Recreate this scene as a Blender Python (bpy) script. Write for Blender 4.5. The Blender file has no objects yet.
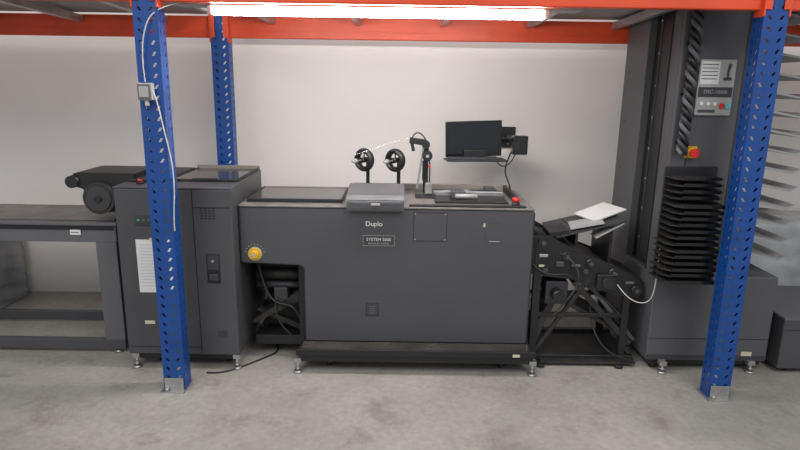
import bpy, bmesh, math, random
from mathutils import Vector, Matrix
random.seed(4)
S=bpy.context.scene
try:
    S.view_settings.view_transform='Standard'
    S.view_settings.look='None'
except Exception: pass

# ------------------------------------------------------------ materials
def mat(name,col,rough=.5,metal=0,noise=.0,nscale=8,bump=0,bscale=200,emit=None,estr=0,alpha=1,trans=0,spec=.5):
    m=bpy.data.materials.new(name); m.use_nodes=True
    nt=m.node_tree; b=nt.nodes['Principled BSDF']
    b.inputs['Base Color'].default_value=(*col,1)
    b.inputs['Roughness'].default_value=rough
    b.inputs['Metallic'].default_value=metal
    b.inputs['Specular IOR Level'].default_value=spec
    b.inputs['Alpha'].default_value=alpha
    b.inputs['Transmission Weight'].default_value=trans
    tc=nt.nodes.new('ShaderNodeTexCoord')
    if noise>0:
        n=nt.nodes.new('ShaderNodeTexNoise'); n.inputs['Scale'].default_value=nscale; n.inputs['Detail'].default_value=6
        nt.links.new(tc.outputs['Object'],n.inputs['Vector'])
        r=nt.nodes.new('ShaderNodeValToRGB')
        r.color_ramp.elements[0].position=.3; r.color_ramp.elements[1].position=.7
        r.color_ramp.elements[0].color=(*[c*(1-noise) for c in col],1)
        r.color_ramp.elements[1].color=(*[min(1,c*(1+noise)) for c in col],1)
        nt.links.new(n.outputs['Fac'],r.inputs['Fac']); nt.links.new(r.outputs['Color'],b.inputs['Base Color'])
    if bump>0:
        n2=nt.nodes.new('ShaderNodeTexNoise'); n2.inputs['Scale'].default_value=bscale
        nt.links.new(tc.outputs['Object'],n2.inputs['Vector'])
        bp=nt.nodes.new('ShaderNodeBump'); bp.inputs['Strength'].default_value=bump; bp.inputs['Distance'].default_value=.002
        nt.links.new(n2.outputs['Fac'],bp.inputs['Height']); nt.links.new(bp.outputs['Normal'],b.inputs['Normal'])
    if emit:
        b.inputs['Emission Color'].default_value=(*emit,1); b.inputs['Emission Strength'].default_value=estr
    return m
M={}
M['gray']=mat('machine_gray_paint',(.059,.060,.066),.48,0,.06,3,.12,300)
M['gray2']=mat('machine_gray_paint_dark',(.037,.038,.043),.5,0,.06,3,.1,300)
M['towergray']=mat('tower_gray_paint',(.078,.079,.087),.48,0,.06,3,.1,300)
M['tablegray']=mat('table_gray_paint',(.105,.106,.116),.5,0,.08,4,.1,300)
M['topgray']=mat('dusty_top_gray',(.15,.14,.13),.40,0,.3,9)
M['litegray']=mat('light_gray_plastic',(.34,.34,.34),.45,0,.05,5)
M['boxgray']=mat('control_box_gray',(.088,.088,.094),.5,0,.08,6)
M['tray']=mat('tray_white_paint',(.30,.30,.31),.35,0,.05,5)
M['black']=mat('black_metal',(.011,.011,.013),.45,0,.2,10)
M['blackd']=mat('dusty_black_metal',(.020,.019,.018),.6,0,.5,14)
M['blackgl']=mat('black_gloss_plastic',(.008,.008,.009),.15)
M['smoke']=mat('smoked_cover',(.045,.042,.038),.16,0,.35,6)
M['line']=mat('panel_gap',(.010,.010,.012),.8)
M['edge']=mat('edge_beige',(.20,.18,.16),.5)
M['steel']=mat('zinc_steel',(.42,.42,.42),.38,.8,.15,20)
M['chrome']=mat('bright_steel',(.7,.7,.7),.2,1)
M['blue']=mat('rack_blue_paint',(.005,.053,.24),.36,0,.12,6,.1,80)
M['orange']=mat('rack_orange_paint',(.66,.066,.018),.42,0,.10,4,.1,80)
M['deck']=mat('deck_panel',(.30,.29,.28),.7,0,.15,6)
M['white']=mat('white_plastic',(.72,.72,.70),.45)
M['paper']=mat('paper_white',(.66,.66,.66),.8,0,.03,10)
M['ink']=mat('printed_ink',(.06,.06,.07),.8)
M['yellow']=mat('yellow_plastic',(.62,.36,.02),.4)
M['cream']=mat('cream_label',(.55,.52,.40),.6)
M['red']=mat('red_plastic',(.60,.02,.02),.35)
M['green']=mat('green_plastic',(.03,.4,.2),.4)
M['cyan']=mat('cyan_button',(.10,.45,.5),.4)
M['screen']=mat('dark_screen',(.006,.007,.010),.12)
M['cable']=mat('white_cable',(.55,.53,.49),.5)
M['lamp']=mat('lamp_diffuser',(.9,.9,.9),.5,emit=(1,.965,.935),estr=56)
M['wrap']=mat('stretch_wrap_film',(.36,.38,.39),.20,0,.25,5,1.0,10)
M['wrapd']=mat('stretch_wrap_over_dark_goods',(.24,.25,.26),.2,0,.35,4,1.0,10)

def floor_mat():
    m=bpy.data.materials.new('concrete_floor'); m.use_nodes=True; nt=m.node_tree; b=nt.nodes['Principled BSDF']
    tc=nt.nodes.new('ShaderNodeTexCoord')
    def noise(s,d,ro=.6):
        n=nt.nodes.new('ShaderNodeTexNoise'); n.inputs['Scale'].default_value=s; n.inputs['Detail'].default_value=d
        n.inputs['Roughness'].default_value=ro
        nt.links.new(tc.outputs['Object'],n.inputs['Vector']); return n
    def ramp(n,p0,c0,p1,c1):
        r=nt.nodes.new('ShaderNodeValToRGB'); e=r.color_ramp.elements
        e[0].position=p0;e[1].position=p1;e[0].color=(*c0,1);e[1].color=(*c1,1)
        nt.links.new(n.outputs['Fac'],r.inputs['Fac']); return r
    a=ramp(noise(1.3,9,.65),.34,(.250,.238,.216),.66,(.360,.343,.312))
    c=ramp(noise(28,6,.7),.35,(.80,.80,.79),.65,(1.08,1.08,1.08))
    d=ramp(noise(3.2,10,.75),.36,(.62,.595,.56),.46,(1,1,1))
    def mul(x,y,f=1):
        mx=nt.nodes.new('ShaderNodeMixRGB'); mx.blend_type='MULTIPLY'; mx.inputs[0].default_value=f
        nt.links.new(x.outputs['Color'],mx.inputs[1]); nt.links.new(y.outputs['Color'],mx.inputs[2]); return mx
    o=mul(mul(a,c,.8),d,.7)
    nt.links.new(o.outputs['Color'],b.inputs['Base Color'])
    rr=ramp(noise(2.0,6),.4,(.36,.36,.36),.6,(.55,.55,.55))
    nt.links.new(rr.outputs['Color'],b.inputs['Roughness'])
    bp=nt.nodes.new('ShaderNodeBump'); bp.inputs['Strength'].default_value=.12; bp.inputs['Distance'].default_value=.003
    n=noise(60,5); nt.links.new(n.outputs['Fac'],bp.inputs['Height']); nt.links.new(bp.outputs['Normal'],b.inputs['Normal'])
    return m
M['floor']=floor_mat()
M['wall']=mat('painted_plaster_wall',(.82,.785,.755),.85,0,.022,1.2,.25,60)

# ------------------------------------------------------------ helpers
def root(name,loc,parent=None):
    e=bpy.data.objects.new(name,None); e.empty_display_size=.1; e.location=loc
    S.collection.objects.link(e)
    if parent:
        e.parent=parent; e.matrix_parent_inverse=Matrix.Translation(-Vector(parent.location))
    return e
def finish(name,me,m,parent,smooth=False):
    o=bpy.data.objects.new(name,me); S.collection.objects.link(o)
    if m is not None: me.materials.append(M[m] if isinstance(m,str) else m)
    if smooth:
        for p in me.polygons: p.use_smooth=True
    if parent:
        o.parent=parent; o.matrix_parent_inverse=Matrix.Translation(-Vector(parent.location))
    return o
def box(name,x,y,z,m,parent=None,bev=.003,rot=None):
    bm=bmesh.new(); bmesh.ops.create_cube(bm,size=1)
    c=Vector(((x[0]+x[1])/2,(y[0]+y[1])/2,(z[0]+z[1])/2))
    s=Vector((abs(x[1]-x[0]),abs(y[1]-y[0]),abs(z[1]-z[0])))
    for v in bm.verts: v.co=Vector((v.co.x*s.x,v.co.y*s.y,v.co.z*s.z))
    b=min(bev,min(s)*.45)
    if b>.0004: bmesh.ops.bevel(bm,geom=list(bm.edges),offset=b,segments=2,affect='EDGES',profile=.5)
    R=Matrix.Identity(4)
    if rot:
        rs=rot if isinstance(rot,list) else [rot]
        for ax,an in rs: R=Matrix.Rotation(math.radians(an),4,ax)@R
    bmesh.ops.transform(bm,matrix=Matrix.Translation(c)@R,verts=bm.verts)
    me=bpy.data.meshes.new(name); bm.to_mesh(me); bm.free()
    return finish(name,me,m,parent)
def prism(name,pts,y0,y1,m,parent,plane='xz',bev=.003):
    bm=bmesh.new()
    def P(a,b,c):
        return {'xz':(a,c,b),'yz':(c,a,b),'xy':(a,b,c)}[plane]
    v0=[bm.verts.new(P(a,b,y0)) for a,b in pts]; v1=[bm.verts.new(P(a,b,y1)) for a,b in pts]
    n=len(pts); bm.faces.new(v0); bm.faces.new(v1[::-1])
    for i in range(n): bm.faces.new((v0[i],v1[i],v1[(i+1)%n],v0[(i+1)%n]))
    bmesh.ops.recalc_face_normals(bm,faces=bm.faces)
    if bev>0: bmesh.ops.bevel(bm,geom=list(bm.edges),offset=bev,segments=2,affect='EDGES')
    me=bpy.data.meshes.new(name); bm.to_mesh(me); bm.free()
    return finish(name,me,m,parent)
def cyl(name,p,q,r,m,parent,r2=None,seg=24,bev=.0015):
    p=Vector(p);q=Vector(q);d=q-p
    bm=bmesh.new(); bmesh.ops.create_cone(bm,cap_ends=True,segments=seg,radius1=r,radius2=r if r2 is None else r2,depth=d.length)
    R=d.to_track_quat('Z','Y').to_matrix().to_4x4()
    bmesh.ops.transform(bm,matrix=Matrix.Translation((p+q)/2)@R,verts=bm.verts)
    me=bpy.data.meshes.new(name); bm.to_mesh(me); bm.free()
    o=finish(name,me,m,parent)
    for f in me.polygons:
        if len(f.vertices)==4: f.use_smooth=True
    return o
def bar(name,p,q,w,h,m,parent,bev=.002):
    p=Vector(p);q=Vector(q);d=q-p
    bm=bmesh.new(); bmesh.ops.create_cube(bm,size=1)
    for v in bm.verts: v.co=Vector((v.co.x*w,v.co.y*h,v.co.z*d.length))
    bmesh.ops.bevel(bm,geom=list(bm.edges),offset=min(bev,w*.3,h*.3),segments=1,affect='EDGES')
    z=d.normalized(); yv=Vector((0,1,0))
    if abs(z.dot(yv))>.95: yv=Vector((0,0,1))
    x=yv.cross(z).normalized(); yy=z.cross(x)
    R=Matrix((x,yy,z)).transposed().to_4x4()
    bmesh.ops.transform(bm,matrix=Matrix.Translation((p+q)/2)@R,verts=bm.verts)
    me=bpy.data.meshes.new(name); bm.to_mesh(me); bm.free()
    return finish(name,me,m,parent)
def tube(name,pts,r,m,parent=None,res=6):
    cu=bpy.data.curves.new(name,'CURVE'); cu.dimensions='3D'; cu.bevel_depth=r; cu.bevel_resolution=3; cu.resolution_u=res
    sp=cu.splines.new('NURBS'); sp.points.add(len(pts)-1)
    for i,p in enumerate(pts): sp.points[i].co=(*p,1)
    sp.order_u=min(4,len(pts)); sp.use_endpoint_u=True
    t=bpy.data.objects.new('tmp',cu); S.collection.objects.link(t)
    dg=bpy.context.evaluated_depsgraph_get(); me=bpy.data.meshes.new_from_object(t.evaluated_get(dg))
    bpy.data.objects.remove(t); me.materials.clear()
    return finish(name,me,m,parent,True)
def text(name,s,loc,size,m,parent,rot=(90,0,0)):
    cu=bpy.data.curves.new(name,'FONT'); cu.body=s; cu.size=size; cu.extrude=.0006; cu.align_x='CENTER'
    t=bpy.data.objects.new('tmp',cu); S.collection.objects.link(t)
    dg=bpy.context.evaluated_depsgraph_get(); me=bpy.data.meshes.new_from_object(t.evaluated_get(dg))
    bpy.data.objects.remove(t); me.materials.clear()
    R=Matrix.Rotation(math.radians(rot[2]),4,'Z')@Matrix.Rotation(math.radians(rot[0]),4,'X')
    me.transform(Matrix.Translation(loc)@R)
    return finish(name,me,m,parent)
def frame_lines(name,x,z,y,m,parent,w=.004):
    box(name+'_top',(x[0],x[1]),(y-.001,y+.002),(z[1]-w,z[1]),m,parent,0)
    box(name+'_bottom',(x[0],x[1]),(y-.001,y+.002),(z[0],z[0]+w),m,parent,0)
    box(name+'_left',(x[0],x[0]+w),(y-.001,y+.002),(z[0]+w,z[1]-w),m,parent,0)
    box(name+'_right',(x[1]-w,x[1]),(y-.001,y+.002),(z[0]+w,z[1]-w),m,parent,0)
def torus(name,c,R,r,rotm,m,parent,seg=40,ms=12,flat=1):
    bm=bmesh.new(); rings=[]
    for i in range(seg):
        a=2*math.pi*i/seg; ring=[]
        for j in range(ms):
            b=2*math.pi*j/ms
            co=Vector(((R+r*math.cos(b))*math.cos(a),(R+r*math.cos(b))*math.sin(a),r*flat*math.sin(b)))
            ring.append(bm.verts.new(Vector(c)+rotm@co))
        rings.append(ring)
    for i in range(seg):
        for j in range(ms):
            bm.faces.new((rings[i][j],rings[(i+1)%seg][j],rings[(i+1)%seg][(j+1)%ms],rings[i][(j+1)%ms]))
    bmesh.ops.recalc_face_normals(bm,faces=bm.faces)
    me=bpy.data.meshes.new(name); bm.to_mesh(me); bm.free()
    return finish(name,me,m,parent,True)
def leveling_foot(name,x,y,parent,h=.06):
    cyl(name+'_pad',(x,y,0),(x,y,.012),.026,'steel',parent,.02)
    cyl(name+'_stem',(x,y,.01),(x,y,h),.008,'steel',parent)
    cyl(name+'_nut',(x,y,.022),(x,y,.032),.015,'steel',parent,seg=6)
    box(name+'_bracket',(x-.02,x+.02),(y-.012,y+.03),(h-.008,h+.018),'steel',parent,.002)
def caster(name,x,y,parent,top=.1):
    cyl(name+'_wheel',(x-.012,y,.032),(x+.012,y,.032),.032,'black',parent)
    box(name+'_fork',(x-.02,x+.02),(y-.015,y+.02),(.045,top),'steel',parent,.002)

# ------------------------------------------------------------ room
box('floor',(-7,7),(-5,4.35),(-.1,0),'floor',None,0)
box('wall_back',(-7,7),(4.35,4.5),(-.1,4.6),'wall',None,0)

# ------------------------------------------------------------ camera
cd=bpy.data.cameras.new('camera'); cam=bpy.data.objects.new('camera',cd); S.collection.objects.link(cam)
cd.sensor_width=36; cd.lens=590/800*36; cd.clip_start=.05
F=Vector((0,.9732,-.2300)); U=Vector((0,.2300,.9732)); Rr=Vector((1,0,0)); k=.0148
cr=(Rr+k*U).normalized(); cu_=(U-k*Rr).normalized()
m3=Matrix((cr,cu_,-F)).transposed()
cam.matrix_world=Matrix.Translation((0,0,1.6))@m3.to_4x4()
S.camera=cam

# ------------------------------------------------------------ pallet rack
rack=root('pallet_rack',(.26,3.45,0))
XL,XR=-1.186,1.71; YF,YB=2.90,4.03; BAY=XR-XL
def perf_plate(name,origin,ux,w,h,parent,pitch=.05,m='blue'):
    bm=bmesh.new(); ux=Vector(ux); o=Vector(origin)
    xs=[0,.20,.31,.69,.80,1.0]; n=int(h/pitch)
    zs=[]
    for i in range(n):
        for f in (0,.28,.66): zs.append((i+f)*pitch)
    zs.append(n*pitch)
    grid=[]
    for r,z in enumerate(zs):
        row=[]
        for c,xx in enumerate(xs):
            x=xx
            kind=r%3
            if c in (1,2): x+= (.05 if kind==1 else (-.05 if kind==2 else 0))
            if c in (3,4): x+= (-.05 if kind==1 else (.05 if kind==2 else 0))
            row.append(bm.verts.new(o+ux*(x*w)+Vector((0,0,z))))
        grid.append(row)
    for r in range(len(zs)-1):
        for c in range(5):
            if r%3==1 and c in (1,3): continue
            bm.faces.new((grid[r][c],grid[r][c+1],grid[r+1][c+1],grid[r+1][c]))
    me=bpy.data.meshes.new(name); bm.to_mesh(me); bm.free()
    ob=finish(name,me,m,parent)
    so=ob.modifiers.new('thick','SOLIDIFY'); so.thickness=.0025; so.offset=0
    return ob
H=4.0
def upright(tag,x,y,face):
    w=.112; d=.085
    yf=y+face*d/2; yb=y-face*d/2
    perf_plate(f'upright_{tag}_face',(x-w/2,yf,.004),(1,0,0),w,H,rack)
    for s,sx in (('l',-1),('r',1)):
        perf_plate(f'upright_{tag}_side_{s}',(x+sx*w/2,min(yf,yb),.004),(0,1,0),d,H,rack)
        box(f'upright_{tag}_lip_{s}',sorted((x+sx*w/2,x+sx*(w/2-.022))),(yb-.0015,yb+.0015),(.004,H),'blue',rack,0)
    box(f'footplate_{tag}',(x-.07,x+.06),(y-.075,y+.055),(0,.006),'steel',rack,.001)
    box(f'footbracket_{tag}',(x-.05,x+.05),(y+face*.05-.002,y+face*.05+.002),(.004,.075),'steel',rack,.001)
    cyl(f'footbolt_{tag}',(x-.035,y-.06,.004),(x-.035,y-.06,.022),.010,'steel',rack,seg=6)
cols=[XL-BAY,XL,XR,XR+BAY]
for i,x in enumerate(cols):
    upright(f'f{i}',x,YF,-1); upright(f'b{i}',x,YB,-1)
    for j,z in enumerate((2.2,3.0,3.8)):
        bar(f'brace_h{i}_{j}',(x,YF+.03,z),(x,YB-.03,z),.03,.04,'steel',rack)
    bar(f'brace_d{i}',(x,YF+.03,2.22),(x,YB-.03,2.98),.03,.04,'steel',rack)
def beam(tag,y,z0,z1,i):
    xa=cols[i]+.057; xb=cols[i+1]-.057
    box(f'beam_{tag}{i}',(xa,xb),(y-.022,y+.022),(z0,z1),'orange',rack,.006)
    box(f'beam_{tag}{i}_groove',(xa,xb),(y-.0235,y-.02),(z0+.045,z0+.052),'orange',rack,.001)
    for e,xx,s in (('a',xa,1),('b',xb,-1)):
        box(f'connector_{tag}{i}{e}',sorted((xx-s*.003,xx+s*.006)),(y-.05,y+.03),(z0-.03,z1+.03),'orange',rack,.002)
        box(f'connector_lip_{tag}{i}{e}',sorted((xx-s*.03,xx+s*.006)),(y-.052,y-.047),(z0-.0,z1+.03),'orange',rack,.002)
for i in range(3):
    beam('front',YF,1.962,2.09,i); beam('back',YB+.0,1.885,2.02,i)
    xa=cols[i]+.07; xb=cols[i+1]-.07
    prism(f'deck{i}',[(YF+.025,2.06),(YB-.03,2.03),(YB-.03,2.045),(YF+.025,2.075)],xa,xb,'deck',rack,'yz',.001)
    for j in range(5):
        xx=xa+(xb-xa)*(j+.5)/5
        box(f'deck_rib{i}_{j}',(xx-.02,xx+.02),(YF+.03,YB-.03),(1.985,2.028),'steel',rack,.002,('X',-1.5))

# lamp
lamp=root('fluorescent_lamp',(-.1,3.02,1.93))
box('housing',(-1.09,.86),(2.965,3.07),(1.958,1.985),'litegray',lamp,.004)
box('diffuser',(-.915,.675),(2.975,3.055),(1.922,1.957),'lamp',lamp,.012)
box('end_cap_left',(-.935,-.916),(2.97,3.06),(1.919,1.958),'white',lamp,.003)
box('end_cap_right',(.676,.695),(2.97,3.06),(1.919,1.958),'white',lamp,.003)

# junction box with its cords on the left upright
jb=root('junction_box',(-1.2,2.83,1.5))
box('body',(-1.235,-1.165),(2.812,2.853),(1.515,1.595),'litegray',jb,.006)
box('lid',(-1.230,-1.170),(2.806,2.813),(1.520,1.590),'tablegray',jb,.004)
box('lid_face',(-1.222,-1.178),(2.803,2.807),(1.530,1.580),'litegray',jb,.004)
cyl('gland',(-1.2,2.835,1.49),(-1.2,2.835,1.517),.010,'white',jb)
tube('cord_down',[(-1.17,2.832,1.56),(-1.15,2.832,1.52),(-1.14,2.84,1.40),(-1.105,2.84,1.25),(-1.10,2.84,1.08),(-1.118,2.84,.97),(-1.122,2.85,.88)],.003,'cable',jb)
tube('cord_up',[(-1.2,2.832,1.60),(-1.21,2.835,1.72),(-1.19,2.835,1.85),(-1.14,2.84,1.93),(-1.06,2.97,1.97)],.003,'cable',jb)

# ------------------------------------------------------------ booklet maker (centre)
bm_=root('booklet_making_machine',(0,3.5,0))
prism('body',[(-.54,.14),(.745,.14),(.745,.935),(-.895,.935),(-.895,.612),(-.56,.60),(-.54,.58)],3.2,3.8,'gray',bm_,'xz',.006)
box('top_plate',(-.897,.747),(3.198,3.802),(.935,.945),'topgray',bm_,.003)
box('plinth',(-.565,.765),(3.08,3.78),(.068,.138),'black',bm_,.004)
box('plinth_rail',(-.575,.775),(3.065,3.08),(.11,.15),'black',bm_,.003)
box('plinth_dust_strip',(-.55,.75),(3.085,3.195),(.138,.1405),'smoke',bm_,.0)
for i,(x,y) in enumerate(((-.57,3.085),(.765,3.085),(-.52,3.72),(.72,3.72))): leveling_foot(f'foot{i}',x,y,bm_,.07)
for i,x in enumerate((-.40,.60)): caster(f'caster{i}',x,3.18,bm_,.07)
box('right_edge_trim',(.745,.752),(3.21,3.79),(.16,.92),'gray2',bm_,.002)
box('left_end_panel',(-.902,-.895),(3.21,3.79),(.62,.925),'gray2',bm_,.002)
box('chassis_back_panel',(-.875,-.545),(3.72,3.77),(.20,.60),'black',bm_,.004)
box('chassis_box',(-.86,-.545),(3.40,3.72),(.40,.60),'black',bm_,.004)
box('chassis_upright',(-.585,-.545),(3.26,3.34),(.10,.60),'black',bm_,.003)
box('chassis_rail',(-.86,-.545),(3.3,3.74),(.07,.13),'black',bm_,.003)
box('chassis_lower_box',(-.82,-.56),(3.46,3.70),(.13,.30),'black',bm_,.005)
prism('chassis_slide',[(-.87,.20),(-.87,.225),(-.56,.43),(-.545,.40),(-.60,.34)],3.30,3.66,'blackd',bm_,'xz',.003)
prism('chassis_slide_lower',[(-.86,.27),(-.84,.29),(-.56,.17),(-.56,.13)],3.34,3.38,'blackd',bm_,'xz',.002)
cyl('chassis_roller',(-.85,3.36,.50),(-.55,3.36,.50),.03,'blackd',bm_)
cyl('chassis_roller_b',(-.85,3.36,.43),(-.55,3.36,.43),.02,'gray2',bm_)
box('chassis_module',(-.74,-.66),(3.30,3.42),(.34,.43),'gray2',bm_,.005)
tube('chassis_hose',[(-.83,3.33,.58),(-.80,3.3,.40),(-.70,3.27,.30),(-.62,3.27,.36),(-.57,3.27,.22)],.008,'black',bm_)
tube('chassis_hose_b',[(-.70,3.33,.42),(-.76,3.27,.33),(-.72,3.26,.22),(-.64,3.27,.15)],.005,'blackd',bm_)
yf=3.2
text('brand_text','Duplo',(-.145,yf-.001,.836),.038,'white',bm_)
box('model_plate',(-.207,-.030),(yf-.003,yf+.001),(.722,.782),'gray2',bm_,.0)
frame_lines('model_plate_border',(-.207,-.030),(.722,.782),yf-.003,'litegray',bm_,.002)
text('model_text','SYSTEM 5000',(-.118,yf-.004,.751),.0245,'paper',bm_)
text('model_text_small','BOOKLET MAKER',(-.118,yf-.004,.731),.015,'litegray',bm_)
frame_lines('access_panel',(.075,.262),(.752,.918),yf,'line',bm_,.003)
for i,(x,z) in enumerate(((.085,.908),(.252,.908),(.085,.762),(.252,.762))): cyl(f'panel_screw{i}',(x,yf-.002,z),(x,yf+.001,z),.004,'steel',bm_)
cyl('yellow_knob_base',(-.815,yf-.006,.665),(-.815,yf+.002,.665),.040,'litegray',bm_)
cyl('yellow_knob_ring',(-.815,yf-.012,.665),(-.815,yf-.005,.665),.036,'yellow',bm_)
cyl('yellow_knob_grip',(-.815,yf-.035,.665),(-.815,yf-.01,.665),.020,'yellow',bm_,.025)
cyl('yellow_knob_cap',(-.815,yf-.037,.665),(-.815,yf-.034,.665),.010,'litegray',bm_)
for i in range(9):
    a=math.radians(170-i*20)
    box(f'dial_mark{i}',(-.815+.053*math.cos(a)-.003,-.815+.053*math.cos(a)+.003),(yf-.002,yf+.001),(.668+.053*math.sin(a)-.0015,.668+.053*math.sin(a)+.0015),'litegray',bm_,0)
frame_lines('outlet_cover',(-.19,-.115),(.30,.38),yf,'line',bm_,.003)
box('outlet_cover_plate',(-.185,-.12),(yf-.002,yf+.001),(.305,.375),'gray2',bm_,.001)
for i in range(4): box(f'outlet_slot{i}',(-.172,-.135),(yf-.003,yf),(.318+i*.013,.322+i*.013),'tablegray',bm_,0)
box('warning_label',(.475,.58),(yf-.002,yf),(.752,.762),'ink',bm_,0)
box('warning_label_text',(.50,.56),(yf-.0028,yf-.001),(.755,.759),'litegray',bm_,0)
box('warning_label_b',(.50,.56),(yf-.002,yf),(.862,.868),'ink',bm_,0)
box('warning_label_c',(.472,.476),(yf-.002,yf),(.765,.84),'ink',bm_,0)
box('small_label',(.465,.475),(yf-.002,yf),(.84,.86),'cream',bm_,0)
box('plinth_label',(.645,.685),(3.062,3.066),(.120,.136),'cream',bm_,0)
prism('control_box',[(3.165,.925),(3.165,.985),(3.19,1.01),(3.37,1.050),(3.39,.945),(3.2,.945),(3.198,.925)],-.295,.022,'boxgray',bm_,'yz',.005)
box('control_box_front',(-.28,.008),(3.161,3.167),(.935,.975),'gray',bm_,.002)
box('control_box_lid',(-.28,.008),(3.205,3.355),(1.0265,1.0315),'boxgray',bm_,.002,('X',12.5))
box('control_box_hinge',(-.16,-.11),(3.156,3.163),(.960,.972),'litegray',bm_,.002)
box('cover_left',(-.86,-.34),(3.30,3.70),(.945,.962),'smoke',bm_,.004)
frame=[((-.87,-.33),(3.285,3.30)),((-.87,-.33),(3.70,3.715)),((-.87,-.86),(3.30,3.70)),((-.34,-.33),(3.30,3.70))]
for i,(x,y) in enumerate(frame): box(f'cover_left_rim{i}',x,y,(.945,.967),'edge' if i==1 else 'black',bm_,.002)
box('well_right',(.20,.62),(3.32,3.74),(.945,.958),'black',bm_,.003)
box('well_bar',(.20,.62),(3.50,3.53),(.958,.985),'steel',bm_,.003)
box('well_block',(.30,.38),(3.42,3.49),(.958,1.0),'gray',bm_,.004)
box('well_block_b',(.52,.58),(3.56,3.66),(.958,.995),'gray2',bm_,.004)
box('back_guard',(-.30,.70),(3.76,3.785),(.945,.985),'edge',bm_,.003)
box('side_guard',(.66,.68),(3.34,3.76),(.945,.985),'black',bm_,.003)
cyl('roller_a',(.32,3.40,.975),(.45,3.40,.975),.014,'litegray',bm_)
box('paper_guide',(.28,.44),(3.55,3.68),(.962,.966),'litegray',bm_,.001,('Z',12))
box('front_black_strip',(.05,.70),(3.215,3.25),(.945,.955),'black',bm_,.002)
cyl('estop_base',(.655,3.29,.945),(.655,3.29,.965),.024,'black',bm_)
cyl('estop_button',(.655,3.29,.965),(.655,3.29,.990),.017,'red',bm_,.021)
box('stitch_base',(.09,.21),(3.47,3.62),(.945,.975),'gray2',bm_,.004)
box('stitch_column',(.135,.165),(3.52,3.57),(.97,1.27),'black',bm_,.004)
box('stitch_front',(.128,.158),(3.485,3.52),(1.05,1.17),'blackgl',bm_,.006)
bar('stitch_arm',(.15,3.54,1.27),(.05,3.54,1.285),.035,.04,'black',bm_)
bar('stitch_arm2',(.06,3.54,1.285),(.075,3.54,1.22),.02,.03,'black',bm_)
cyl('stitch_wheel',(.155,3.46,1.20),(.155,3.50,1.20),.030,'black',bm_)
cyl('stitch_wheel_hub',(.155,3.452,1.20),(.155,3.462,1.20),.010,'chrome',bm_)
cyl('stitch_wheel_top',(.145,3.47,1.265),(.145,3.51,1.265),.024,'black',bm_)
cyl('stitch_red_knob',(.168,3.45,1.14),(.168,3.487,1.14),.007,'red',bm_)
box('stitch_lever',(.110,.122),(3.50,3.52),(1.0,1.25),'steel',bm_,.002,('Y',8))
box('stitch_foot',(.145,.185),(3.46,3.52),(.975,1.04),'steel',bm_,.003)
tube('stitch_wire_arc',[(.06,3.54,1.28),(.075,3.53,1.34),(.13,3.53,1.33),(.165,3.53,1.25),(.178,3.52,1.12),(.17,3.5,1.0)],.004,'black',bm_)

def spool(x,y,z,ang):
    sp=root('wire_spool',(x,y,.945),bm_)
    R=Matrix.Rotation(math.radians(ang),3,'Z')@Matrix.Rotation(math.radians(90),3,'X')
    torus('rim',(x,y,z),.056,.016,R,'black',sp,flat=1.5)
    ax=R@Vector((0,0,1))
    c=Vector((x,y,z))
    cyl('hub',c-ax*.03,c+ax*.03,.017,'black',sp)
    cyl('axle',c-ax*.035,c+ax*.11,.005,'steel',sp)
    cyl('axle_nut',c+ax*.07,c+ax*.095,.013,'litegray',sp)
    for i in range(3):
        a=math.radians(90+120*i); d=R@Vector((math.cos(a),math.sin(a),0))
        bar(f'spoke{i}',c+d*.012,c+d*.055,.008,.012,'black',sp)
    b=c-ax*.035
    bar('stand',(b.x,b.y,z+.01),(b.x,b.y,.968),.022,.012,'black',sp)
    box('stand_base',(b.x-.03,b.x+.03),(b.y-.03,b.y+.03),(.945,.969),'black',sp,.004)
    return sp
spool(-.225,3.60,1.155,-38); spool(-.035,3.60,1.155,-38)
tube('stitch_wire',[(-.28,3.55,1.19),(-.1,3.53,1.25),(.0,3.53,1.30),(.055,3.54,1.29)],.0012,'chrome',bm_)

# ------------------------------------------------------------ monitor on wall arm
mo=root('computer_monitor',(.47,3.95,1.15))
rz=('Z',7)
box('panel',(.285,.655),(3.85,3.885),(1.155,1.385),'blackgl',mo,.006,[('Y',-2),rz])
box('screen',(.298,.642),(3.846,3.851),(1.175,1.373),'screen',mo,.001,[('Y',-2),rz])
box('keyboard_tray',(.28,.67),(3.70,3.84),(1.140,1.150),'black',mo,.003,rz)
box('keyboard',(.30,.62),(3.715,3.80),(1.150,1.163),'gray2',mo,.003,rz)
box('tray_bracket',(.40,.56),(3.83,3.93),(1.136,1.20),'black',mo,.003,rz)
bar('arm_a',(.50,3.92,1.25),(.76,4.02,1.25),.03,.03,'black',mo)
box('arm_joint',(.72,.80),(3.97,4.06),(1.215,1.275),'black',mo,.01)
box('pc_box',(.735,.835),(3.90,3.96),(1.165,1.29),'blackgl',mo,.008)
cyl('pc_fan',(.755,3.895,1.228),(.755,3.905,1.228),.03,'black',mo)
bar('arm_b',(.775,4.03,1.245),(.775,4.34,1.245),.035,.035,'black',mo)
box('wall_plate',(.72,.83),(4.33,4.35),(1.17,1.32),'black',mo,.004)
tube('monitor_cable',[(.74,3.95,1.19),(.70,3.94,1.10),(.69,3.92,1.03),(.73,3.90,.98),(.745,3.87,.86),(.76,3.86,.7)],.005,'black',mo)
tube('monitor_cable_b',[(.62,3.9,1.15),(.66,3.9,1.05),(.73,3.93,1.08),(.76,3.93,1.17)],.004,'black',mo)

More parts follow.
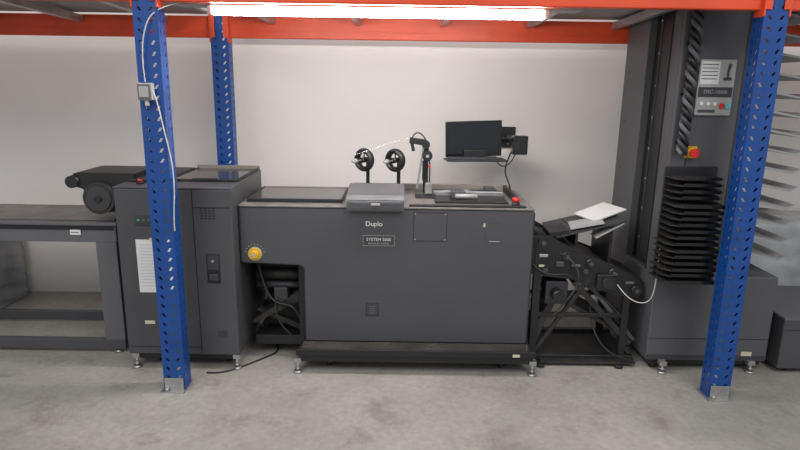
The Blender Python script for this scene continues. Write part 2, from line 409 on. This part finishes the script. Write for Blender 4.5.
# ------------------------------------------------------------ trimmer unit (left)
tr=root('booklet_trimmer',(-1.22,3.45,0))
box('body',(-1.535,-.905),(3.1,3.80),(.09,1.045),'gray',tr,.008)
box('top_panel',(-1.537,-.903),(3.098,3.802),(1.045,1.055),'gray',tr,.003)
box('base',(-1.50,-.93),(3.13,3.78),(.05,.09),'black',tr,.003)
for i,(x,y) in enumerate(((-1.50,3.12),(-.925,3.12),(-1.5,3.74),(-.94,3.74))): leveling_foot(f'foot{i}',x,y,tr,.07)
for i,x in enumerate((-1.40,-1.0)): caster(f'caster{i}',x,3.22,tr,.07)
y=3.1
box('seam_vertical',(-1.118,-1.113),(y-.001,y+.002),(.10,1.04),'line',tr,0)
box('seam_horizontal',(-1.113,-.915),(y-.001,y+.002),(.945,.949),'line',tr,0)
box('seam_low',(-1.53,-1.118),(y-.001,y+.002),(.135,.139),'line',tr,0)
box('latch_recess',(-1.058,-.985),(y-.004,y+.002),(.52,.69),'black',tr,.004)
box('latch_bezel',(-1.052,-.991),(y-.007,y-.003),(.60,.682),'gray2',tr,.003)
cyl('latch_lock',(-1.022,y-.010,.65),(-1.022,y-.004,.65),.008,'steel',tr)
box('latch_pull',(-1.045,-.998),(y-.016,y-.003),(.54,.575),'gray2',tr,.004)
for r in range(5):
    for c in range(4): box(f'vent{r}_{c}',(-1.075+c*.022,-1.062+c*.022),(y-.002,y+.001),(.885+r*.014,.891+r*.014),'line',tr,0)
box('label_low',(-1.425,-1.37),(y-.002,y),(.275,.294),'cream',tr,0)
box('label_side',(-1.02,-.965),(y-.002,y),(.20,.24),'gray2',tr,0)
box('button_panel',(-1.43,-1.33),(y-.006,y),(.845,.905),'gray2',tr,.003)
for i in range(3): cyl(f'button{i}',(-1.41+i*.028,y-.010,.875),(-1.41+i*.028,y-.004,.875),.006,'tablegray' if i else 'green',tr)
box('sheet_of_paper',(-1.437,-1.235),(y-.003,y-.001),(.463,.765),'paper',tr,0)
for i in range(14):
    wd=random.uniform(.08,.14)
    box(f'sheet_text{i}',(-1.42,-1.42+wd),(y-.004,y-.0028),(.735-i*.018,.7365-i*.018),'litegray',tr,0)
box('tape',(-1.36,-1.31),(y-.0045,y-.003),(.755,.775),'cream',tr,0)
box('smoked_lid',(-1.30,-.925),(3.30,3.77),(1.055,1.066),'smoke',tr,.003)
box('lid_back_fence',(-1.31,-.91),(3.775,3.79),(1.055,1.085),'edge',tr,.002)
box('lid_rim_left',(-1.306,-1.298),(3.30,3.775),(1.055,1.070),'black',tr,.001)
box('lid_rim_right',(-.927,-.915),(3.30,3.775),(1.055,1.072),'blackd',tr,.001)
box('lid_rim_front',(-1.30,-.925),(3.290,3.302),(1.055,1.070),'black',tr,.001)
box('lid_handle',(-1.18,-1.04),(3.305,3.32),(1.066,1.074),'black',tr,.003)
box('top_strip',(-1.52,-1.32),(3.25,3.77),(1.055,1.07),'black',tr,.003)
cyl('estop_base',(-1.43,3.2,1.055),(-1.43,3.2,1.066),.020,'black',tr)
cyl('estop_button',(-1.43,3.2,1.066),(-1.43,3.2,1.080),.010,'red',tr,.012)
prism('delivery_arm',[(-1.86,1.02),(-1.86,1.085),(-1.84,1.095),(-1.50,1.095),(-1.50,1.056),(-1.537,1.056),(-1.537,.90),(-1.62,.875),(-1.72,.86),(-1.79,.90),(-1.80,1.0)],3.30,3.62,'black',tr,'xz',.006)
cyl('delivery_wheel',(-1.70,3.265,.955),(-1.70,3.30,.955),.090,'blackd',tr,seg=48,bev=.002)
cyl('delivery_wheel_rim',(-1.70,3.258,.955),(-1.70,3.266,.955),.070,'gray2',tr,seg=48)
cyl('delivery_wheel_hub',(-1.70,3.245,.955),(-1.70,3.26,.955),.018,'black',tr)
cyl('delivery_roller',(-1.855,3.28,1.045),(-1.855,3.64,1.045),.035,'black',tr)

# ------------------------------------------------------------ delivery table (far left)
tb=root('delivery_table',(-2.35,3.5,0))
box('top',(-3.05,-1.63),(3.29,3.78),(.79,.81),'tablegray',tb,.004)
box('belt',(-3.0,-1.66),(3.34,3.72),(.81,.818),'topgray',tb,.003)
box('apron_front',(-3.04,-1.64),(3.30,3.325),(.69,.79),'tablegray',tb,.004)
box('apron_back',(-3.04,-1.64),(3.745,3.77),(.69,.79),'tablegray',tb,.004)
box('apron_dark_strip',(-3.03,-1.65),(3.294,3.301),(.765,.785),'line',tb,.001)
for i,(xa,xb) in enumerate(((-1.765,-1.645),(-3.04,-2.92))):
    box(f'leg{i}_front',(xa,xb),(3.30,3.335),(.03,.69),'tablegray',tb,.004)
    box(f'leg{i}_back',(xa,xb),(3.74,3.77),(.03,.69),'tablegray',tb,.004)
    box(f'leg{i}_side',((xb-.006,xb) if i==0 else (xa,xa+.006)),(3.33,3.745),(.03,.69),'gray',tb,.001)
box('lower_rail_front',(-3.04,-1.645),(3.295,3.335),(.02,.085),'gray',tb,.004)
box('lower_rail_back',(-3.04,-1.645),(3.74,3.77),(.02,.085),'gray',tb,.004)
for i,(x,y) in enumerate(((-1.70,3.32),(-2.98,3.32),(-1.7,3.75),(-2.98,3.75))): leveling_foot(f'foot{i}',x,y,tb,.03)
box('label',(-1.90,-1.84),(3.292,3.2945),(.735,.765),'paper',tb,0)
box('label_text',(-1.895,-1.85),(3.291,3.2925),(.748,.752),'ink',tb,0)
tube('loose_cable',[(-2.02,3.76,.70),(-2.0,3.84,.58),(-1.92,3.86,.53),(-1.82,3.86,.49),(-1.72,3.85,.47),(-1.6,3.83,.48),(-1.56,3.82,.49)],.007,'black',tb)
def wrapped(parent,x,y,z0,z1,m):
    box('skid',(x[0],x[1]),y,(0,z0),m,parent,.01)
    n=2
    for i in range(n):
        a=z0+(z1-z0)*i/n; b=z0+(z1-z0)*(i+1)/n
        j=random.uniform(-.008,.008)
        box(f'carton{i}',(x[0]+.01+j,x[1]-.01+j),(y[0]+.01,y[1]-.01),(a,b-.001),m,parent,.012)
    bm=bmesh.new(); NZ=30
    per=[]
    xs0,xs1,ys0,ys1=x[0]-.003,x[1]+.003,y[0]-.003,y[1]+.003
    L=[(xs0,ys0),(xs1,ys0),(xs1,ys1),(xs0,ys1)]
    for s in range(4):
        p=Vector(L[s]);q=Vector(L[(s+1)%4])
        for t in range(12): per.append(p.lerp(q,t/12))
    cx=(x[0]+x[1])/2; cy=(y[0]+y[1])/2
    rows=[]
    for r in range(NZ+1):
        row=[]
        for j,p in enumerate(per):
            zz=z0*.5+(z1-z0*.5)*r/NZ+ .012*math.sin(j*.9+r)
            off=.006*random.random()+.004*math.sin(r*1.1+j*.35)
            dv=(p-Vector((cx,cy))).normalized()*off
            row.append(bm.verts.new((p.x+dv.x,p.y+dv.y,zz)))
        rows.append(row)
    n=len(per)
    for r in range(NZ):
        for j in range(n): bm.faces.new((rows[r][j],rows[r][(j+1)%n],rows[r+1][(j+1)%n],rows[r+1][j]))
    bm.faces.new(rows[-1])
    bmesh.ops.recalc_face_normals(bm,faces=bm.faces)
    me=bpy.data.meshes.new('film'); bm.to_mesh(me); bm.free()
    finish('stretch_film',me,m,parent,True)
wp=root('wrapped_stack',(-3.1,4.0,0))
wrapped(wp,(-3.5,-2.83),(3.86,4.26),.08,.60,'wrapd')

# ------------------------------------------------------------ collator tower (right)
ct=root('collator_tower',(1.75,3.5,0))
X0,X1=1.44,1.80; Y0,Y1=3.17,3.95; ZB=.58; ZT=2.20
OA,OB=3.30,3.60     # side opening in depth
box('base_body',(X0,2.14),(Y0,3.88),(.065,ZB),'towergray',ct,.008)
box('base_skirt',(X0+.02,2.12),(Y0+.02,3.86),(.035,.065),'black',ct,.002)
box('base_seam',(X0+.004,2.136),(Y0-.001,Y0+.002),(.20,.204),'line',ct,0)
box('base_kick_strip',(X0+.004,2.136),(Y0-.002,Y0+.001),(.075,.10),'gray2',ct,0)
box('base_label',(1.99,2.05),(Y0-.003,Y0),(.10,.125),'cream',ct,0)
for i,(x,y) in enumerate(((1.53,3.14),(2.05,3.16),(1.53,3.82),(2.05,3.82))):
    leveling_foot(f'foot{i}',x,y,ct,.055)
caster('caster0',1.50,3.22,ct,.065); caster('caster1',1.95,3.22,ct,.065)
box('column_front',(X0,X1),(Y0,Y0+.03),(ZB,ZT),'towergray',ct,.004)
box('column_side_front_frame',(X0,X0+.02),(Y0+.03,OA),(ZB,ZT),'towergray',ct,.003)
box('column_side_back_frame',(X0,X0+.02),(OB,Y1),(ZB,ZT),'towergray',ct,.003)
box('column_side_top',(X0,X0+.02),(OA,OB),(2.05,ZT),'towergray',ct,.003)
box('column_side_opening',(X0+.035,X0+.05),(OA-.01,OB+.01),(ZB,2.08),'black',ct,0)
box('opening_lip_front',(X0-.008,X0+.035),(OA-.002,OA+.008),(ZB,2.06),'black',ct,.002)
box('opening_lip_back',(X0-.008,X0+.035),(OB-.008,OB+.002),(ZB,2.06),'towergray',ct,.002)
box('opening_strip',(X0+.030,X0+.036),(OB-.09,OB-.075),(ZB,2.05),'gray2',ct,.001)
for i in range(8): cyl(f'opening_screw{i}',(X0+.026,OB-.083,.72+i*.18),(X0+.032,OB-.083,.72+i*.18),.005,'litegray',ct)
box('column_right',(X1-.02,X1),(Y0+.03,Y1),(ZB,ZT),'gray',ct,.003)
box('column_back',(X0+.02,X1-.02),(Y1-.02,Y1),(.0,ZT),'gray',ct,.003)
box('column_top',(X0,X1),(Y0,Y1),(ZT,ZT+.02),'towergray',ct,.004)
box('front_seam',(X0+.085,X0+.09),(Y0-.001,Y0+.002),(1.20,2.18),'line',ct,0)
for i in range(5): cyl(f'side_screw{i}',(X0-.003,3.86,.8+i*.3),(X0+.001,3.86,.8+i*.3),.006,'black',ct)
box('front_edge_trim',(X1-.03,X1-.001),(Y0-.004,Y0),(ZB+.05,2.18),'gray2',ct,.002)
box('control_panel',(1.535,1.725),(Y0-.016,Y0-.001),(1.47,1.755),'litegray',ct,.005)
box('panel_white_field',(1.542,1.640),(Y0-.018,Y0-.015),(1.63,1.745),'paper',ct,.001)
for i in range(5): box(f'panel_lines{i}',(1.55,1.63),(Y0-.0195,Y0-.0175),(1.655+i*.018,1.659+i*.018),'gray',ct,0)
prism('panel_pictogram',[(1.665,1.65),(1.705,1.65),(1.705,1.665),(1.69,1.665),(1.69,1.70),(1.70,1.73),(1.685,1.735),(1.68,1.70),(1.68,1.665),(1.665,1.665)],Y0-.019,Y0-.016,'gray2',ct,'xz',0)
box('panel_dark_band',(1.542,1.718),(Y0-.019,Y0-.015),(1.565,1.615),'gray2',ct,.001)
text('panel_text','DSC-10/60i',(1.63,Y0-.020,1.583),.026,'litegray',ct)
for i in range(3):
    cyl(f'panel_button{i}',(1.565+i*.035,Y0-.022,1.53),(1.565+i*.035,Y0-.015,1.53),.009,'white',ct)
cyl('panel_button_stop',(1.672,Y0-.024,1.52),(1.672,Y0-.015,1.52),.014,'red',ct)
cyl('panel_button_start',(1.703,Y0-.024,1.52),(1.703,Y0-.015,1.52),.014,'cyan',ct)
box('panel_slot',(1.55,1.64),(Y0-.018,Y0-.015),(1.485,1.50),'ink',ct,0)
box('estop_plate',(1.518,1.582),(Y0-.006,Y0),(1.243,1.307),'yellow',ct,.003)
cyl('estop_base',(1.55,Y0-.03,1.275),(1.55,Y0-.005,1.275),.030,'yellow',ct)
cyl('estop_button',(1.55,Y0-.050,1.275),(1.55,Y0-.03,1.275),.024,'red',ct,.020)
for s in range(3):
    pts=[]
    for i in range(141):
        t=i/140; a=i/140*2*math.pi*7+s*2*math.pi/3; z=2.17-t*.90
        pts.append((1.487+.020*math.cos(a),Y0-.034+.018*math.sin(a),z))
    tube(f'twisted_cable{s}',pts,.012,('gray2','black','tablegray')[s],ct,3)
for i in range(4): box(f'cable_clip{i}',(1.455,1.52),(Y0-.012,Y0),(1.32+i*.25,1.335+i*.25),'black',ct,.002)
box('bin_back',(1.42,1.70),(Y0-.02,Y0),(.60,1.20),'black',ct,.003)
for i in range(17):
    z=.60+i*.034
    dx=-.028+.0022*i+random.uniform(-.006,.006)
    ln=.20-(.05 if i>12 else 0)+random.uniform(-.012,.012)
    prism(f'bin{i}',[(1.415+dx,Y0-.02),(1.705+random.uniform(-.008,.008),Y0-.02),(1.69,Y0-ln*.8),(1.66,Y0-ln),(1.46+dx,Y0-ln),(1.42+dx,Y0-ln*.8)],z,z+.006,'blackd',ct,'xy',.001)
    box(f'bin_lip{i}',(1.46+dx,1.66),(Y0-ln-.002,Y0-ln+.004),(z,z+.018),'blackgl',ct,.002)
for i in range(15):
    z=.68+i*.10
    prism(f'feed_tray{i}',[(X1,z+.05),(X1+.02,z+.05),(X1+.36,z-.012),(X1+.40,z+.006),(X1+.403,z-.001),(X1+.365,z-.024),(X1+.02,z+.036),(X1,z+.036)],3.24,3.62,'tray',ct,'xz',.0008)
    box(f'tray_bracket{i}',(X1,X1+.10),(3.25,3.256),(z-.012,z+.028),'steel',ct,.001)
    box(f'tray_bracket_b{i}',(X1,X1+.10),(3.604,3.61),(z-.012,z+.028),'steel',ct,.001)

# ------------------------------------------------------------ transport bridge
br=root('paper_transport_bridge',(1.1,3.5,0))
for t,yy in (('f',3.27),('b',3.66)):
    bar(f'post_a_{t}',(.80,yy,.03),(.80,yy,.74),.045,.03,'black',br)
    bar(f'post_b_{t}',(1.33,yy,.03),(1.33,yy,.45),.04,.03,'black',br)
    prism(f'side_plate_{t}',[(.765,.55),(.765,.775),(.86,.775),(1.0,.70),(1.26,.60),(1.42,.50),(1.42,.40),(1.22,.44),(1.0,.52),(.90,.53)],yy-.01,yy+.01,'black',br,'xz',.002)
    bar(f'base_{t}',(.78,yy,.035),(1.40,yy,.035),.03,.04,'black',br)
    bar(f'strut_{t}',(.82,yy,.08),(1.10,yy,.52),.022,.022,'blackd',br)
    bar(f'strut2_{t}',(1.02,yy,.50),(1.38,yy,.12),.035,.012,'blackd',br)
    bar(f'mid_rail_{t}',(.80,yy,.30),(1.33,yy,.30),.025,.02,'black',br)
for i,(x,z,r) in enumerate(((.82,.74,.03),(.96,.66,.025),(1.1,.62,.025),(1.24,.56,.03),(1.38,.46,.03),(.84,.58,.03))):
    cyl(f'roller{i}',(x,3.24,z),(x,3.69,z),r,'black',br)
    cyl(f'roller_cap{i}',(x,3.235,z),(x,3.26,z),r*.45,'gray',br)
prism('belt',[(.79,.755),(.92,.735),(1.42,.515),(1.42,.500),(.92,.715),(.79,.735)],3.29,3.64,'blackd',br,'xz',.002)
prism('lower_tray',[(.86,.42),(.87,.44),(1.36,.18),(1.35,.16)],3.29,3.64,'blackd',br,'xz',.002)
prism('lower_tray_light',[(1.12,.46),(1.14,.47),(1.43,.13),(1.41,.12)],3.31,3.40,'tablegray',br,'xz',.002)
prism('upright_sheet',[(.80,.06),(.86,.06),(1.0,.42),(.98,.46)],3.42,3.60,'tablegray',br,'xz',.002)
box('motor_box',(.86,.99),(3.28,3.40),(.36,.50),'gray2',br,.006)
cyl('motor',(.92,3.20,.43),(.92,3.28,.43),.035,'black',br)
box('pulley_box',(1.14,1.26),(3.235,3.26),(.46,.56),'black',br,.006)
cyl('pulley',(1.20,3.22,.51),(1.20,3.238,.51),.030,'blackd',br)
for i,(xa,za,l,h) in enumerate(((.80,.655,.05,.018),(.90,.60,.045,.03),(.99,.60,.05,.015),(1.06,.555,.03,.03),(1.31,.50,.05,.015),(.80,.59,.03,.02))):
    box(f'bracket_detail{i}',(xa,xa+l),(3.245,3.26),(za,za+h),('steel','gray','tablegray','gray2','tablegray','gray')[i],br,.003)
box('yellow_tag',(.80,.83),(3.240,3.246),(.60,.612),'cream',br,0)
box('floor_pan',(.84,1.40),(3.20,3.70),(.018,.03),'blackd',br,.003)
for i,(x,y) in enumerate(((.84,3.2),(1.30,3.2),(.84,3.68),(1.3,3.68))): cyl(f'rubber_foot{i}',(x,y,0),(x,y,.02),.025,'black',br)
prism('paper_tray',[(.90,.765),(1.30,.865),(1.305,.855),(.905,.755)],3.30,3.66,'gray2',br,'xz',.001)
box('tray_upstand',(1.02,1.035),(3.32,3.64),(.70,.80),'black',br,.002)
box('tray_upstand_b',(1.22,1.235),(3.32,3.64),(.60,.845),'black',br,.002)
box('paper_sheet_stack',(1.0,1.19),(3.31,3.48),(.822,.834),'litegray',br,.001,[('Y',-14),('Z',-10)])
box('paper_sheet_top',(1.10,1.32),(3.40,3.62),(.868,.876),'paper',br,.001,[('Y',-16),('Z',18)])
box('paper_fold',(1.12,1.30),(3.30,3.40),(.80,.806),'litegray',br,.0,[('Y',-30)])
box('guide_block',(.86,.98),(3.30,3.46),(.765,.80),'black',br,.004,('Y',-8))
tube('bridge_cable',[(1.26,3.24,.50),(1.30,3.2,.44),(1.36,3.17,.41),(1.41,3.14,.43),(1.425,3.12,.50),(1.43,3.13,.60),(1.43,3.13,.75)],.003,'cable',br)
tube('bridge_cable_b',[(.76,3.24,.62),(.84,3.2,.54),(.95,3.21,.6),(1.08,3.22,.48),(1.2,3.2,.42),(1.3,3.2,.30)],.006,'black',br)
tube('bridge_cable_c',[(1.18,3.5,.60),(1.12,3.3,.30),(1.16,3.2,.12),(1.3,3.18,.06),(1.38,3.2,.05)],.006,'black',br)
tube('bridge_cable_d',[(.86,3.3,.70),(1.0,3.22,.66),(1.06,3.21,.52),(.98,3.22,.42),(.9,3.24,.30)],.005,'gray2',br)

# ------------------------------------------------------------ right side storage
gb=root('feeder_base_unit',(2.6,3.45,0))
box('body',(2.20,2.95),(3.15,3.72),(.03,.33),'gray',gb,.008)
box('lid',(2.195,2.955),(3.145,3.725),(.33,.345),'tablegray',gb,.003)
box('seam',(2.205,2.945),(3.149,3.152),(.27,.274),'line',gb,0)
for i,(x,y) in enumerate(((2.28,3.22),(2.87,3.22),(2.28,3.66),(2.87,3.66))): cyl(f'foot{i}',(x,y,0),(x,y,.032),.025,'black',gb)
wq=root('wrapped_stack',(2.75,3.98,0))
wrapped(wq,(2.30,3.1),(3.77,4.22),.1,.76,'wrap')

# ------------------------------------------------------------ floor cord
dl=root('floor_power_cord',(-1.0,3.6,0))
tube('cord',[(-.88,3.70,.006),(-.80,3.5,.006),(-.70,3.35,.006),(-.80,3.25,.006),(-.90,3.12,.006),(-1.0,3.04,.006),(-1.08,3.05,.006)],.005,'black',dl)

# ------------------------------------------------------------ lights
def area(name,loc,rot,sx,sy,e,col=(1,1,1)):
    l=bpy.data.lights.new(name,'AREA'); l.shape='RECTANGLE'; l.size=sx; l.size_y=sy; l.energy=e; l.color=col
    o=bpy.data.objects.new(name,l); S.collection.objects.link(o); o.location=loc; o.rotation_euler=[math.radians(a) for a in rot]
area('ceiling_light',(-2.2,-.5,4.2),(8,0,0),1.6,3.0,115,(1,.975,.95))
area('ceiling_light',(2.2,-.5,4.2),(8,0,0),1.6,3.0,115,(1,.975,.95))
w=bpy.data.worlds.new('world'); S.world=w; w.use_nodes=True
w.node_tree.nodes['Background'].inputs[0].default_value=(.96,.975,1,1)
w.node_tree.nodes['Background'].inputs[1].default_value=.68
